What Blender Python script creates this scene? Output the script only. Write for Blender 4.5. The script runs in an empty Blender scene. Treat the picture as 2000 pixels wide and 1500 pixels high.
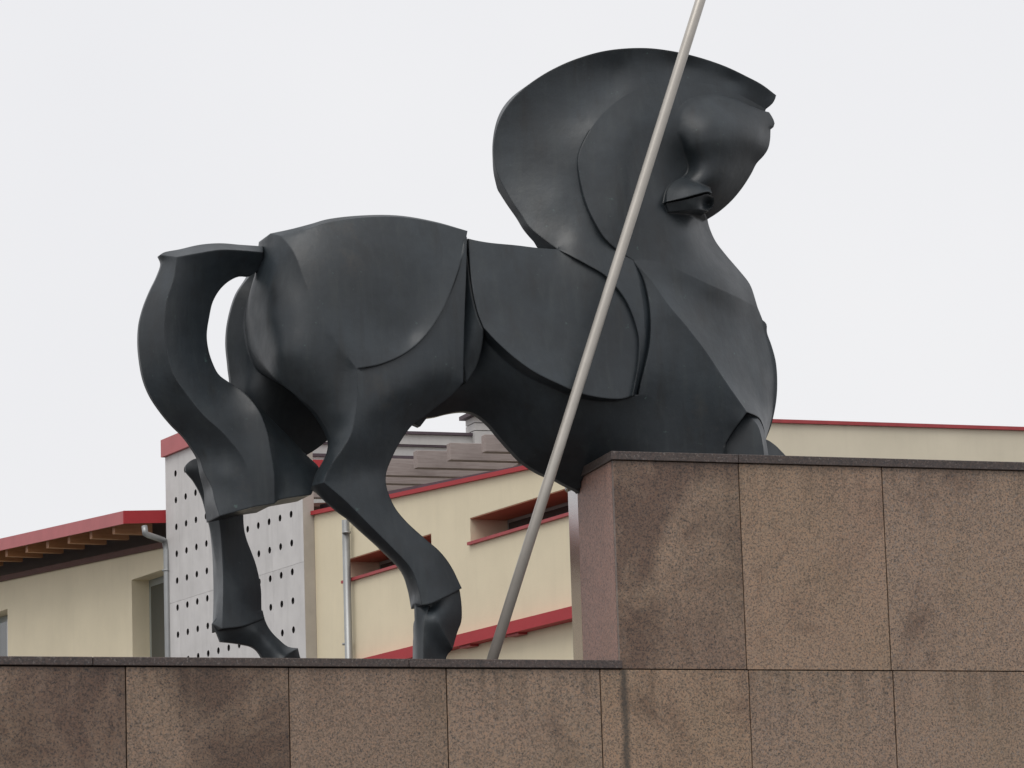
import bpy, bmesh, math, random
import numpy as np
from mathutils import Vector, Matrix
from mathutils.geometry import delaunay_2d_cdt

random.seed(7)
SC = bpy.context.scene
COL = SC.collection

# ------------------------------------------------------------------ camera
F_PX = 7266.0                       # focal length in pixels of a 2000 px wide frame
PITCH, ROLL, YAW = 0.1753, -0.0315, 0.3587
cy, sy, cp, sp = math.cos(YAW), math.sin(YAW), math.cos(PITCH), math.sin(PITCH)
FW = Vector((sy * cp, cy * cp, sp))
RT0 = Vector((cy, -sy, 0)); UP0 = RT0.cross(FW)
RT = math.cos(ROLL) * RT0 + math.sin(ROLL) * UP0
UP = -math.sin(ROLL) * RT0 + math.cos(ROLL) * UP0
def ray(px, py): return FW * F_PX + RT * (px - 1000) - UP * (py - 750)
EYE = 1.6
_r = ray(1218, 1290).normalized() * 23.4          # the plinth's inner corner stands 23.4 m away
CAM = Vector((-_r.x, -_r.y, EYE))
LEDGE = EYE + _r.z                                 # height of the lower ledge's top
cam = bpy.data.cameras.new('camera'); cam.sensor_width = 36; cam.lens = 36 * F_PX / 2000
cam.clip_start = 0.5; cam.clip_end = 3000
co = bpy.data.objects.new('camera', cam); COL.objects.link(co)
m = Matrix((RT, UP, -FW)).transposed().to_4x4(); m.translation = CAM
co.matrix_world = m
SC.camera = co

# ------------------------------------------------------------------ light
SUN_EL, SUN_AZ = math.radians(58), math.radians(226)     # azimuth clockwise from +Y
w = bpy.data.worlds.new('World'); SC.world = w; w.use_nodes = True
nt = w.node_tree; nt.nodes.clear()
out = nt.nodes.new('ShaderNodeOutputWorld')
sky = nt.nodes.new('ShaderNodeTexSky'); sky.sky_type = 'NISHITA'; sky.sun_disc = False
sky.sun_elevation = SUN_EL; sky.sun_rotation = SUN_AZ; sky.dust_density = 6; sky.air_density = 1.0
b1 = nt.nodes.new('ShaderNodeBackground'); b1.inputs[1].default_value = 0.10
nt.links.new(sky.outputs[0], b1.inputs[0])
b2 = nt.nodes.new('ShaderNodeBackground'); b2.inputs[1].default_value = 1.0
ctc = nt.nodes.new('ShaderNodeTexCoord'); cn = nt.nodes.new('ShaderNodeTexNoise'); cn.inputs['Scale'].default_value = 3.5; cn.inputs['Detail'].default_value = 5
cr = nt.nodes.new('ShaderNodeValToRGB'); cr.color_ramp.elements[0].position = .3; cr.color_ramp.elements[1].position = .7
cr.color_ramp.elements[0].color = (.865, .866, .893, 1); cr.color_ramp.elements[1].color = (.925, .922, .935, 1)     # even overcast, faintly clouded
nt.links.new(ctc.outputs['Generated'], cn.inputs['Vector']); nt.links.new(cn.outputs['Fac'], cr.inputs[0]); nt.links.new(cr.outputs[0], b2.inputs[0])
mx = nt.nodes.new('ShaderNodeMixShader'); mx.inputs[0].default_value = 0.93
nt.links.new(b1.outputs[0], mx.inputs[1]); nt.links.new(b2.outputs[0], mx.inputs[2])
nt.links.new(mx.outputs[0], out.inputs[0])
sl = bpy.data.lights.new('sun', 'SUN'); sl.energy = 1.35; sl.angle = math.radians(40); sl.color = (1, 0.97, 0.93)
so = bpy.data.objects.new('sun', sl); COL.objects.link(so)
sd = Vector((math.sin(SUN_AZ) * math.cos(SUN_EL), math.cos(SUN_AZ) * math.cos(SUN_EL), math.sin(SUN_EL)))
so.rotation_euler = sd.to_track_quat('Z', 'Y').to_euler(); so.location = sd * 60
vs = SC.view_settings
vs.view_transform = 'Standard'; vs.look = 'None'; vs.exposure = 0.0; vs.gamma = 1.0; vs.use_curve_mapping = False

# ------------------------------------------------------------------ helpers
def at_plane(px, py, P, n):
    d = ray(px, py); t = (P - CAM).dot(n) / d.dot(n); return CAM + d * t
def at_y(px, py, Y): return at_plane(px, py, Vector((0, Y, 0)), Vector((0, 1, 0)))
def at_z(px, py, Z): return at_plane(px, py, Vector((0, 0, Z)), Vector((0, 0, 1)))

def tag(o, label=None, cat=None, group=None, kind=None):
    if label: o['label'] = label
    if cat: o['category'] = cat
    if group: o['group'] = group
    if kind: o['kind'] = kind
    return o
def empty(name, loc=(0, 0, 0)):
    o = bpy.data.objects.new(name, None); o.location = loc; COL.objects.link(o); o.empty_display_size = .3
    return o
WORLD = {}
def link(name, me, mat, parent=None, origin=None):
    """mesh is given in world coordinates; origin moves the object's own origin"""
    o = bpy.data.objects.new(name, me); COL.objects.link(o)
    if mat: me.materials.append(mat)
    org = Vector(origin) if origin is not None else Vector((0, 0, 0))
    me.transform(Matrix.Translation(-org))
    WORLD[o] = org
    if parent is not None:
        o.parent = parent
        o.location = org - WORLD.get(parent, parent.location)
    else: o.location = org
    return o
def thing(name, loc, label, cat, group=None):
    o = empty(name, loc); WORLD[o] = Vector(loc); return tag(o, label, cat, group)

def mesh_of(verts, faces, name='m', smooth=False):
    me = bpy.data.meshes.new(name); me.from_pydata([tuple(v) for v in verts], [], faces)
    bm = bmesh.new(); bm.from_mesh(me); bmesh.ops.recalc_face_normals(bm, faces=bm.faces); bm.to_mesh(me); bm.free()
    if smooth: me.shade_smooth()
    me.update(); return me
def hexa(P):          # 8 corners: bottom 4 (loop), top 4 (same order)
    return P, [(0, 3, 2, 1), (4, 5, 6, 7), (0, 1, 5, 4), (1, 2, 6, 5), (2, 3, 7, 6), (3, 0, 4, 7)]
def box(name, a, b, mat, parent=None, bevel=0.0, origin='c'):
    a, b = Vector(a), Vector(b)
    lo = Vector(map(min, a, b)); hi = Vector(map(max, a, b))
    P = [Vector((x, y, z)) for z in (lo.z, hi.z) for x, y in ((lo.x, lo.y), (hi.x, lo.y), (hi.x, hi.y), (lo.x, hi.y))]
    return solid(name, *hexa(P), mat, parent, bevel)
def solid(name, V, Fc, mat, parent=None, bevel=0.0, smooth=False):
    me = mesh_of(V, Fc, name, smooth)
    if bevel > 0:
        bm = bmesh.new(); bm.from_mesh(me)
        bmesh.ops.bevel(bm, geom=list(bm.edges), offset=bevel, segments=1, affect='EDGES'); bm.to_mesh(me); bm.free()
    c = sum((Vector(v) for v in V), Vector()) / len(V)
    return link(name, me, mat, parent, c)
def prism(name, poly, z0, z1, mat, parent=None, bevel=0.0):
    n = len(poly)
    V = [Vector((p[0], p[1], z0)) for p in poly] + [Vector((p[0], p[1], z1)) for p in poly]
    Fc = [tuple(range(n - 1, -1, -1)), tuple(range(n, 2 * n))] + [(i, (i + 1) % n, n + (i + 1) % n, n + i) for i in range(n)]
    return solid(name, V, Fc, mat, parent, bevel)
def tube(name, pts, radii, mat, parent=None, seg=20):
    pts = [Vector(p) for p in pts]; V = []; Fc = []
    for i, p in enumerate(pts):
        t = (pts[min(i + 1, len(pts) - 1)] - pts[max(i - 1, 0)]).normalized()
        a = t.orthogonal().normalized() if i == 0 else (a - t * a.dot(t)).normalized()
        b = t.cross(a)
        for k in range(seg):
            q = 2 * math.pi * k / seg
            V.append(p + (a * math.cos(q) + b * math.sin(q)) * radii[i])
    for i in range(len(pts) - 1):
        for k in range(seg):
            Fc.append((i * seg + k, i * seg + (k + 1) % seg, (i + 1) * seg + (k + 1) % seg, (i + 1) * seg + k))
    Fc.append(tuple(range(seg))[::-1]); Fc.append(tuple(range((len(pts) - 1) * seg, len(pts) * seg)))
    me = mesh_of(V, Fc, name)
    me.shade_smooth()
    for p in me.polygons:
        if len(p.vertices) > 4: p.use_smooth = False
    return link(name, me, mat, parent, pts[0])

# ------------------------------------------------------------------ materials
class MatB:
    def __init__(s, name):
        s.m = bpy.data.materials.new(name); s.m.use_nodes = True; s.t = s.m.node_tree
        s.b = s.t.nodes['Principled BSDF']; s._co = None
    def n(s, typ, **kw):
        x = s.t.nodes.new(typ)
        for k, v in kw.items(): setattr(x, k, v)
        return x
    def l(s, a, b): s.t.links.new(a, b)
    def co(s, rnd=True):
        if s._co is None:
            tc = s.n('ShaderNodeTexCoord'); oi = s.n('ShaderNodeObjectInfo')
            if not rnd: s._co = tc.outputs['Object']; return s._co
            mul = s.n('ShaderNodeVectorMath', operation='SCALE'); mul.inputs[0].default_value = (37.1, 19.7, 53.3)
            s.l(oi.outputs['Random'], mul.inputs['Scale'])
            add = s.n('ShaderNodeVectorMath', operation='ADD'); s.l(tc.outputs['Object'], add.inputs[0]); s.l(mul.outputs[0], add.inputs[1])
            s._co = add.outputs[0]; s.rnd = oi.outputs['Random']
        return s._co
    def noise(s, scale, detail=4, rough=.55, vec=None, stretch=None, dist=0.0):
        x = s.n('ShaderNodeTexNoise'); x.inputs['Scale'].default_value = scale; x.inputs['Detail'].default_value = detail
        x.inputs['Roughness'].default_value = rough; x.inputs['Distortion'].default_value = dist
        v = vec or s.co()
        if stretch:
            mp = s.n('ShaderNodeVectorMath', operation='MULTIPLY'); mp.inputs[1].default_value = stretch; s.l(v, mp.inputs[0]); v = mp.outputs[0]
        s.l(v, x.inputs['Vector']); return x.outputs['Fac']
    def ramp(s, fac, stops):
        r = s.n('ShaderNodeValToRGB'); e = r.color_ramp.elements
        while len(e) < len(stops): e.new(.5)
        for i, (p, c) in enumerate(stops):
            e[i].position = p; e[i].color = (*c, 1) if len(c) == 3 else c
        s.l(fac, r.inputs[0]); return r.outputs[0]
    def mix(s, fac, a, b, mode='MIX'):
        x = s.n('ShaderNodeMix', data_type='RGBA', blend_type=mode)
        for sock, v in ((x.inputs[0], fac), (x.inputs[6], a), (x.inputs[7], b)):
            if isinstance(v, (int, float)): sock.default_value = v
            elif isinstance(v, tuple): sock.default_value = (*v, 1)
            else: s.l(v, sock)
        return x.outputs[2]
    def bump(s, h, strength=.2, dist=.01, normal=None):
        x = s.n('ShaderNodeBump'); x.inputs['Strength'].default_value = strength; x.inputs['Distance'].default_value = dist
        s.l(h, x.inputs['Height'])
        if normal is not None: s.l(normal, x.inputs['Normal'])
        s.l(x.outputs[0], s.b.inputs['Normal']); return x
    def set(s, color=None, rough=None, metal=None, spec=None):
        for k, v in (('Base Color', color), ('Roughness', rough), ('Metallic', metal), ('Specular IOR Level', spec)):
            if v is None: continue
            i = s.b.inputs[k]
            if isinstance(v, (int, float)): i.default_value = v
            elif isinstance(v, tuple): i.default_value = (*v, 1)
            else: s.l(v, i)
        return s.m
BLK, WHT = (0, 0, 0), (1, 1, 1)

def mat_bronze():
    b = MatB('dark_patinated_bronze'); b.co(False)
    c = b.ramp(b.noise(1.8, 7, .65), [(.30, (.0122, .0164, .0200)), (.52, (.0212, .0286, .0350)), (.72, (.035, .0465, .0560))])
    streak = b.ramp(b.noise(3.0, 6, .65, stretch=(6, 6, .5)), [(.50, BLK), (.80, WHT)])
    c = b.mix(b.mix(.55, BLK, streak), c, (.040, .050, .052))
    dk = b.ramp(b.noise(2.2, 6, .65, stretch=(4, 4, .7), dist=.3), [(.54, BLK), (.72, WHT)])
    c = b.mix(b.mix(.55, BLK, dk), c, (.0125, .013, .0135))
    rub = b.ramp(b.noise(1.1, 9, .75), [(.60, BLK), (.72, WHT)])
    c = b.mix(b.mix(.40, BLK, rub), c, (.062, .054, .044))
    br = b.ramp(b.noise(.8, 5, .6), [(.45, BLK), (.65, WHT)])
    c = b.mix(b.mix(.30, BLK, br), c, b.mix(1.0, c, (1.15, .92, .74), 'MULTIPLY'))
    scr = b.ramp(b.noise(5, 8, .8, stretch=(1, 1, 3), dist=1.5), [(.64, BLK), (.70, WHT)])
    c = b.mix(b.mix(.30, BLK, scr), c, (.075, .080, .078))
    spots = b.ramp(b.noise(16, 3, .6), [(.70, BLK), (.76, WHT)])
    c = b.mix(b.mix(.55, BLK, spots), c, (.075, .125, .115))
    rg = b.ramp(b.noise(2.6, 6, .65), [(.3, (.33,) * 3), (.7, (.52,) * 3)])
    bev = b.n('ShaderNodeBevel', samples=4); bev.inputs['Radius'].default_value = .014
    b.bump(b.noise(7, 7, .62), .14, .02, bev.outputs[0])
    return b.set(c, rg, 0.0, .52)
def mat_granite(name, light, mid, dark, stain=.55, rough=.32, drip=None):
    b = MatB(name)
    n1 = b.noise(74, 3, .75); n2 = b.noise(110, 2, .6)
    v = b.n('ShaderNodeTexVoronoi'); v.inputs['Scale'].default_value = 85; b.l(b.co(), v.inputs['Vector'])
    c = b.ramp(n1, [(.34, dark), (.42, mid), (.50, light), (.60, tuple(min(1, x * 1.10) for x in light)), (.75, mid)])
    cell = b.ramp(v.outputs['Color'], [(.15, (.58, .56, .55)), (.5, (1, 1, 1)), (.9, (1.15, 1.02, .93))])
    c = b.mix(.8, c, cell, 'MULTIPLY')
    c = b.mix(b.ramp(n2, [(.32, WHT), (.38, BLK)]), c, (.038, .040, .048))
    gr = b.ramp(b.noise(70, 2, .5), [(.60, BLK), (.66, WHT)])
    c = b.mix(b.mix(.5, BLK, gr), c, (.24, .215, .20))
    # damp: every slab carries its own amount
    at = b.n('ShaderNodeAttribute', attribute_type='OBJECT', attribute_name='damp')
    big = b.noise(1.15, 7, .66, dist=.6)
    ad = b.n('ShaderNodeMath', operation='MULTIPLY_ADD'); b.l(at.outputs['Fac'], ad.inputs[0]); ad.inputs[1].default_value = .17; b.l(big, ad.inputs[2])
    st = b.ramp(ad.outputs[0], [(.52, BLK), (.72, WHT)])
    c = b.mix(b.mix(stain, BLK, st), c, b.mix(1.0, c, (.40, .34, .34), 'MULTIPLY'))
    gn = b.ramp(b.noise(.9, 5, .6), [(.45, BLK), (.75, WHT)])
    c = b.mix(b.mix(.5, BLK, gn), c, b.mix(1.0, c, (.82, .86, .74), 'MULTIPLY'))
    # rain runs
    rr = b.ramp(b.noise(2.6, 6, .65, stretch=(4, 4, .22)), [(.42, BLK), (.70, WHT)])
    tz = b.n('ShaderNodeTexCoord'); sz = b.n('ShaderNodeSeparateXYZ'); b.l(tz.outputs['Object'], sz.inputs[0])
    top = b.ramp(sz.outputs['Z'], [(.20, BLK), (.66, WHT)])          # runs start under the coping and fade downwards
    rr = b.mix(1.0, rr, top, 'MULTIPLY')
    c = b.mix(b.mix(.75, BLK, rr), c, b.mix(1.0, c, (.50, .47, .45), 'MULTIPLY'))
    if drip is not None:                      # dirty run-off below the end of the ledge
        ge = b.n('ShaderNodeNewGeometry'); sx = b.n('ShaderNodeSeparateXYZ'); b.l(ge.outputs['Position'], sx.inputs[0])
        wob = b.n('ShaderNodeMath', operation='MULTIPLY_ADD'); b.l(b.noise(6, 4), wob.inputs[0]); wob.inputs[1].default_value = .03; b.l(sx.outputs['X'], wob.inputs[2])
        df = b.n('ShaderNodeMath', operation='SUBTRACT'); b.l(wob.outputs[0], df.inputs[0]); df.inputs[1].default_value = drip[0] + .015
        ab = b.n('ShaderNodeMath', operation='ABSOLUTE'); b.l(df.outputs[0], ab.inputs[0])
        band = b.ramp(ab.outputs[0], [(.008, WHT), (.035, BLK)])
        lt = b.n('ShaderNodeMath', operation='LESS_THAN'); b.l(sx.outputs['Z'], lt.inputs[0]); lt.inputs[1].default_value = drip[1]
        mm = b.n('ShaderNodeMath', operation='MULTIPLY'); b.l(band, mm.inputs[0]); b.l(lt.outputs[0], mm.inputs[1])
        m2 = b.n('ShaderNodeMath', operation='MULTIPLY'); b.l(mm.outputs[0], m2.inputs[0]); m2.inputs[1].default_value = .75
        c = b.mix(m2.outputs[0], c, (.035, .034, .030))
    tint = b.ramp(b.rnd, [(0, (.86, .85, .84)), (.35, (.96, .95, .94)), (.7, (1.0, 1.0, 1.0)), (1, (1.08, 1.04, 1.0))])
    c = b.mix(1.0, c, tint, 'MULTIPLY')
    b.bump(n1, .05, .003)
    return b.set(c, rough, 0, .45)
def mat_plain(name, color, rough=.7, var=.12, scale=3.0, bump=.08, bscale=60, spec=.4, metal=0, streak=0.0):
    b = MatB(name)
    c = b.ramp(b.noise(scale, 6, .6), [(.25, tuple(x * (1 - var) for x in color)), (.75, tuple(min(1, x * (1 + var)) for x in color))])
    if streak:
        s = b.ramp(b.noise(2.2, 6, .6, stretch=(3, 3, .35)), [(.5, BLK), (.8, WHT)])
        c = b.mix(b.mix(streak, BLK, s), c, tuple(x * .55 for x in color))
    b.bump(b.noise(bscale, 4, .6), bump, .01)
    return b.set(c, rough, metal, spec)
def mat_wood(name, a, c2, rough=.75):
    b = MatB(name)
    g = b.noise(6, 6, .65, stretch=(.5, 6, 8))
    c = b.ramp(g, [(.25, a), (.7, c2)])
    d = b.ramp(b.noise(2, 4), [(.5, BLK), (.75, WHT)])
    c = b.mix(b.mix(.4, BLK, d), c, tuple(x * .6 for x in a))
    b.bump(g, .2, .01)
    return b.set(c, rough, 0, .3)
M = {}
M['bronze'] = mat_bronze()
M['granite'] = mat_granite('pink_brown_granite', (.325, .234, .170), (.215, .160, .122), (.085, .076, .070), .85, .42, (at_y(1221, 1400, 0).x, LEDGE - .06))
M['granite_end'] = mat_granite('polished_rose_granite', (.38, .225, .180), (.30, .18, .145), (.16, .115, .10), .5, .6)
M['granite_mirror'] = mat_granite('mirror_polished_granite', (.30, .19, .15), (.24, .155, .125), (.14, .10, .09), .35, .10)
M['coping'] = mat_granite('dark_polished_granite', (.085, .064, .058), (.062, .048, .045), (.036, .032, .032), .3, .32)
M['core'] = mat_plain('mortar_bed', (.035, .030, .028), .9)
M['steel'] = mat_plain('brushed_steel', (.44, .412, .372), .36, .10, 5, .03, 90, .6, .25)
M['stucco'] = mat_plain('cream_stucco', (.76, .675, .495), .85, .06, 1.1, .15, 40, .2, 0, .09)
M['stucco_pale'] = mat_plain('pale_cream_stucco', (.68, .62, .49), .85, .06, 1.1, .12, 40, .2, 0, .09)
M['red'] = mat_plain('red_painted_metal', (.41, .040, .047), .6, .10, 2, .03, 30, .25)
M['red_edge'] = mat_plain('weathered_red_metal', (.36, .050, .055), .5, .14, 6, .05, 30, .4)
M['red_faded'] = mat_plain('faded_red_metal', (.46, .12, .125), .5, .10, 3, .05, 30, .4)
M['concrete'] = mat_plain('pale_exposed_concrete', (.62, .605, .595), .85, .10, 2.4, .15, 25, .25, 0, .30)
M['concrete_side'] = mat_plain('brownish_concrete_edge', (.42, .385, .34), .85, .12, 3, .15, 25, .25)  # darker and browner than the screen's panels
M['hole_shade'] = mat_plain('painted_hole_shade', (.02, .018, .018), .9)  # near-black colour that paints the shade inside the screen's holes
M['zinc'] = mat_plain('zinc_pipe', (.34, .35, .35), .45, .12, 4, .03, 40, .5, .6)
M['wood'] = mat_wood('weathered_brown_plank', (.25, .205, .19), (.37, .32, .30))
M['rafter'] = mat_wood('varnished_orange_rafter', (.33, .15, .065), (.44, .225, .11), .55)
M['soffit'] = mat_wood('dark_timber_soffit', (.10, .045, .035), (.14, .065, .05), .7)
M['brownpaint'] = mat_plain('rust_brown_lintel', (.42, .19, .11), .7, .1)
M['frame'] = mat_plain('white_window_frame', (.62, .63, .64), .4, .04)
M['grey_frame'] = mat_plain('grey_window_frame', (.30, .32, .30), .45, .05)
g = MatB('dark_window_glass'); M['glass'] = g.set((.045, .052, .05), .06, 0, .6)
M['roofing'] = mat_plain('dark_plum_roofing', (.085, .062, .075), .75, .15, 5, .2, 30)
M['panel'] = mat_plain('pale_grey_board', (.50, .49, .48), .75, .10, 4, .1, 30, .3, 0, .2)
M['ground'] = mat_plain('grey_paving', (.11, .105, .10), .85, .15, .4, .1, 20)

# ------------------------------------------------------------------ ground
gm = mesh_of([(-900, -900, 0), (900, -900, 0), (900, 900, 0), (-900, 900, 0)], [(0, 1, 2, 3)])
tag(link('ground', gm, M['ground']), kind='structure')

# ------------------------------------------------------------------ plinth
UTOP = at_y(1300, 884.5, 0).z                      # top of the upper coping
CT = .055                                          # coping thickness
A = at_z(1192, 881, UTOP); B = at_z(1121, 921, UTOP); C = at_z(1103, 943, UTOP)
print('ledge', LEDGE, 'upper', UTOP, 'A', A, 'B', B, 'C', C)
DEP = 2.3                                          # depth of the monument
plinth = thing('monument_plinth', (0, 1, 0), 'stepped plinth of pink-brown granite slabs under the bronze horse', 'plinth')
def wx(px, py=1297): return at_y(px, py, 0).x
XL = wx(-640); XR = wx(2640)
# core behind the slabs
box('core', (XL + .06, .035, .0), (XR - .06, DEP - .05, LEDGE - .02), M['core'], plinth)
zseam = at_y(1600, 1301, 0).z
print('zseam', zseam, 'ledge-ct', LEDGE - CT)
zseam = LEDGE - CT
rows = [zseam, zseam - 1.32, zseam - 2.64, 0.0]
jl = [XL, wx(-375), wx(-68), wx(245), wx(563), wx(871), wx(1171), wx(1461), wx(1743), wx(2030), wx(2320), XR]
J = .0035
for r in range(3):
    for i in range(len(jl) - 1):
        o_ = box('granite_slab', (jl[i] + J, random.uniform(-.004, .003), rows[r + 1] + J), (jl[i + 1] - J, .034, rows[r] - J), M['granite'], plinth, .002)
        o_['damp'] = {2: .7, 3: .75, 6: .15}.get(i, -.3) if r == 0 else .3
for r in range(3):                                # the two short ends
    for y0, y1 in ((.036, 1.14), (1.146, DEP - .05)):
        for x0, x1 in ((XL, XL + .034), (XR - .034, XR)):
            box('granite_slab', (x0, y0, rows[r + 1] + J), (x1, y1, rows[r] - J), M['granite'], plinth, .002)
# lower coping in pieces, ends at the upper block
cj = [XL - .02, wx(-430), wx(180, 1290), wx(797, 1290), wx(1214, 1290)]
for i in range(len(cj) - 1):
    box('coping_stone', (cj[i] + .0015, -.022, LEDGE - CT + .003), (cj[i + 1] - .0015, DEP - .02, LEDGE), M['coping'], plinth, .004)
# upper block: front slabs, end slabs, coping
OV = .02
ax = A.x + OV
Bp = Vector((B.x + OV, B.y)); Cp = Vector((C.x + OV, C.y))
back = Vector((Cp.x + .55, max(Cp.y + .35, DEP - .05)))
core_poly = [(ax + .04, .035), (Bp.x + .04, Bp.y), (Cp.x + .04, Cp.y), (back.x + .03, back.y - .03), (XR - .06, back.y - .03), (XR - .06, .035)]
prism('core', core_poly, LEDGE + .001, UTOP - CT - .002, M['core'], plinth)
ju = [ax, at_y(1450, 1100, 0).x, at_y(1731, 1100, 0).x, at_y(2012, 1100, 0).x, at_y(2300, 1100, 0).x, XR]
for i in range(len(ju) - 1):
    s = box('granite_slab', (ju[i] + (0 if i == 0 else J), -.002 * (i == 0), zseam + J), (ju[i + 1] - J, .034, UTOP - CT - .002), M['granite'], plinth, .002)
    s['damp'] = (1.1, .0, -.1, 0, 0)[i]
def end_slab(p, q, mat='granite_end'):
    p, q = Vector(p), Vector(q); d = (q - p).normalized(); n = Vector((d.y, -d.x)) * .03
    if n.x < 0: n = -n
    return prism('granite_slab', [p + d * .002, q - d * .002, q - d * .002 + n, p + d * .002 + n], LEDGE + .001, UTOP - CT - .002, M[mat], plinth)
end_slab((ax, .036), Bp); end_slab(Bp, Cp, 'granite_mirror'); end_slab(Cp, back, 'granite_mirror')
def coping_poly(x0, x1): return [(x0, -.022), (x1, -.022), (x1, back.y + .02), (x0, back.y + .02)]
kx = [at_y(1440, 893, 0).x, at_y(2040, 900, 0).x, XR + .02]
prism('coping_stone', [(A.x, -.022), (B.x, B.y), (C.x, C.y), (back.x - .02, back.y + .02), (kx[0] - .0015, back.y + .02), (kx[0] - .0015, -.022)], UTOP - CT, UTOP, M['coping'], plinth, .003)
for a, b_ in zip(kx, kx[1:]):
    prism('coping_stone', coping_poly(a + .0015, b_ - .0015), UTOP - CT, UTOP, M['coping'], plinth, .003)

# ------------------------------------------------------------------ bronze horse
YC = .80
STEP = 7.0
def spline(pts, step=6.0):
    P = [np.array(p, float) for p in pts]
    if len(P) == 2:
        n = max(1, int(np.linalg.norm((P[1] - P[0])[:2]) / step)); return [P[0] + (P[1] - P[0]) * i / n for i in range(n + 1)]
    res = []
    for i in range(len(P) - 1):
        p0 = P[i - 1] if i > 0 else 2 * P[0] - P[1]
        p1, p2 = P[i], P[i + 1]
        p3 = P[i + 2] if i + 2 < len(P) else 2 * P[-1] - P[-2]
        n = max(1, int(round(np.linalg.norm((p2 - p1)[:2]) / step)))
        # centripetal-like tangents
        d0, d1, d2 = [max(1e-3, np.linalg.norm((b - a)[:2]) ** .5) for a, b in ((p0, p1), (p1, p2), (p2, p3))]
        t1 = ((p1 - p0) / d0 - (p2 - p0) / (d0 + d1) + (p2 - p1) / d1) * d1
        t2 = ((p2 - p1) / d1 - (p3 - p1) / (d1 + d2) + (p3 - p2) / d2) * d1
        for k in range(n):
            t = k / n
            res.append((2 * t**3 - 3 * t**2 + 1) * p1 + (t**3 - 2 * t**2 + t) * t1 + (-2 * t**3 + 3 * t**2) * p2 + (t**3 - t**2) * t2)
    res.append(P[-1]); return res
CV = {}
def curve(name, *pts): CV[name] = spline(pts)
def loop(items):
    L = []
    for it in items:
        if isinstance(it, str): s = CV[it[1:]][::-1] if it[0] == '-' else CV[it]
        else: s = spline(it)
        if L:
            gap = np.linalg.norm((s[0] - L[-1])[:2])
            if gap < 1.0: s = s[1:]
            elif gap > 9:
                L += spline([L[-1], s[0]])[1:-1]
        L += list(s)
    if np.linalg.norm((L[0] - L[-1])[:2]) < 1.0: L = L[:-1]
    elif np.linalg.norm((L[0] - L[-1])[:2]) > 9: L += spline([L[-1], L[0]])[1:-1]
    return np.array(L)
def tps(X, d, lam=1e-4, nb=None, soft=.02):
    n = len(X); r2 = ((X[:, None] - X[None]) ** 2).sum(-1)
    K = np.where(r2 > 0, .5 * r2 * np.log(r2 + 1e-12), 0) + np.diag([lam if (nb is None or i < nb) else soft for i in range(n)])
    Pm = np.c_[np.ones(n), X]
    S = np.block([[K, Pm], [Pm.T, np.zeros((3, 3))]])
    wv = np.linalg.solve(S, np.r_[d, 0, 0, 0])
    def f(Y):
        r2 = ((Y[:, None] - X[None]) ** 2).sum(-1)
        return np.where(r2 > 0, .5 * r2 * np.log(r2 + 1e-12), 0) @ wv[:n] + wv[n] + Y @ wv[n + 1:]
    return f
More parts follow.
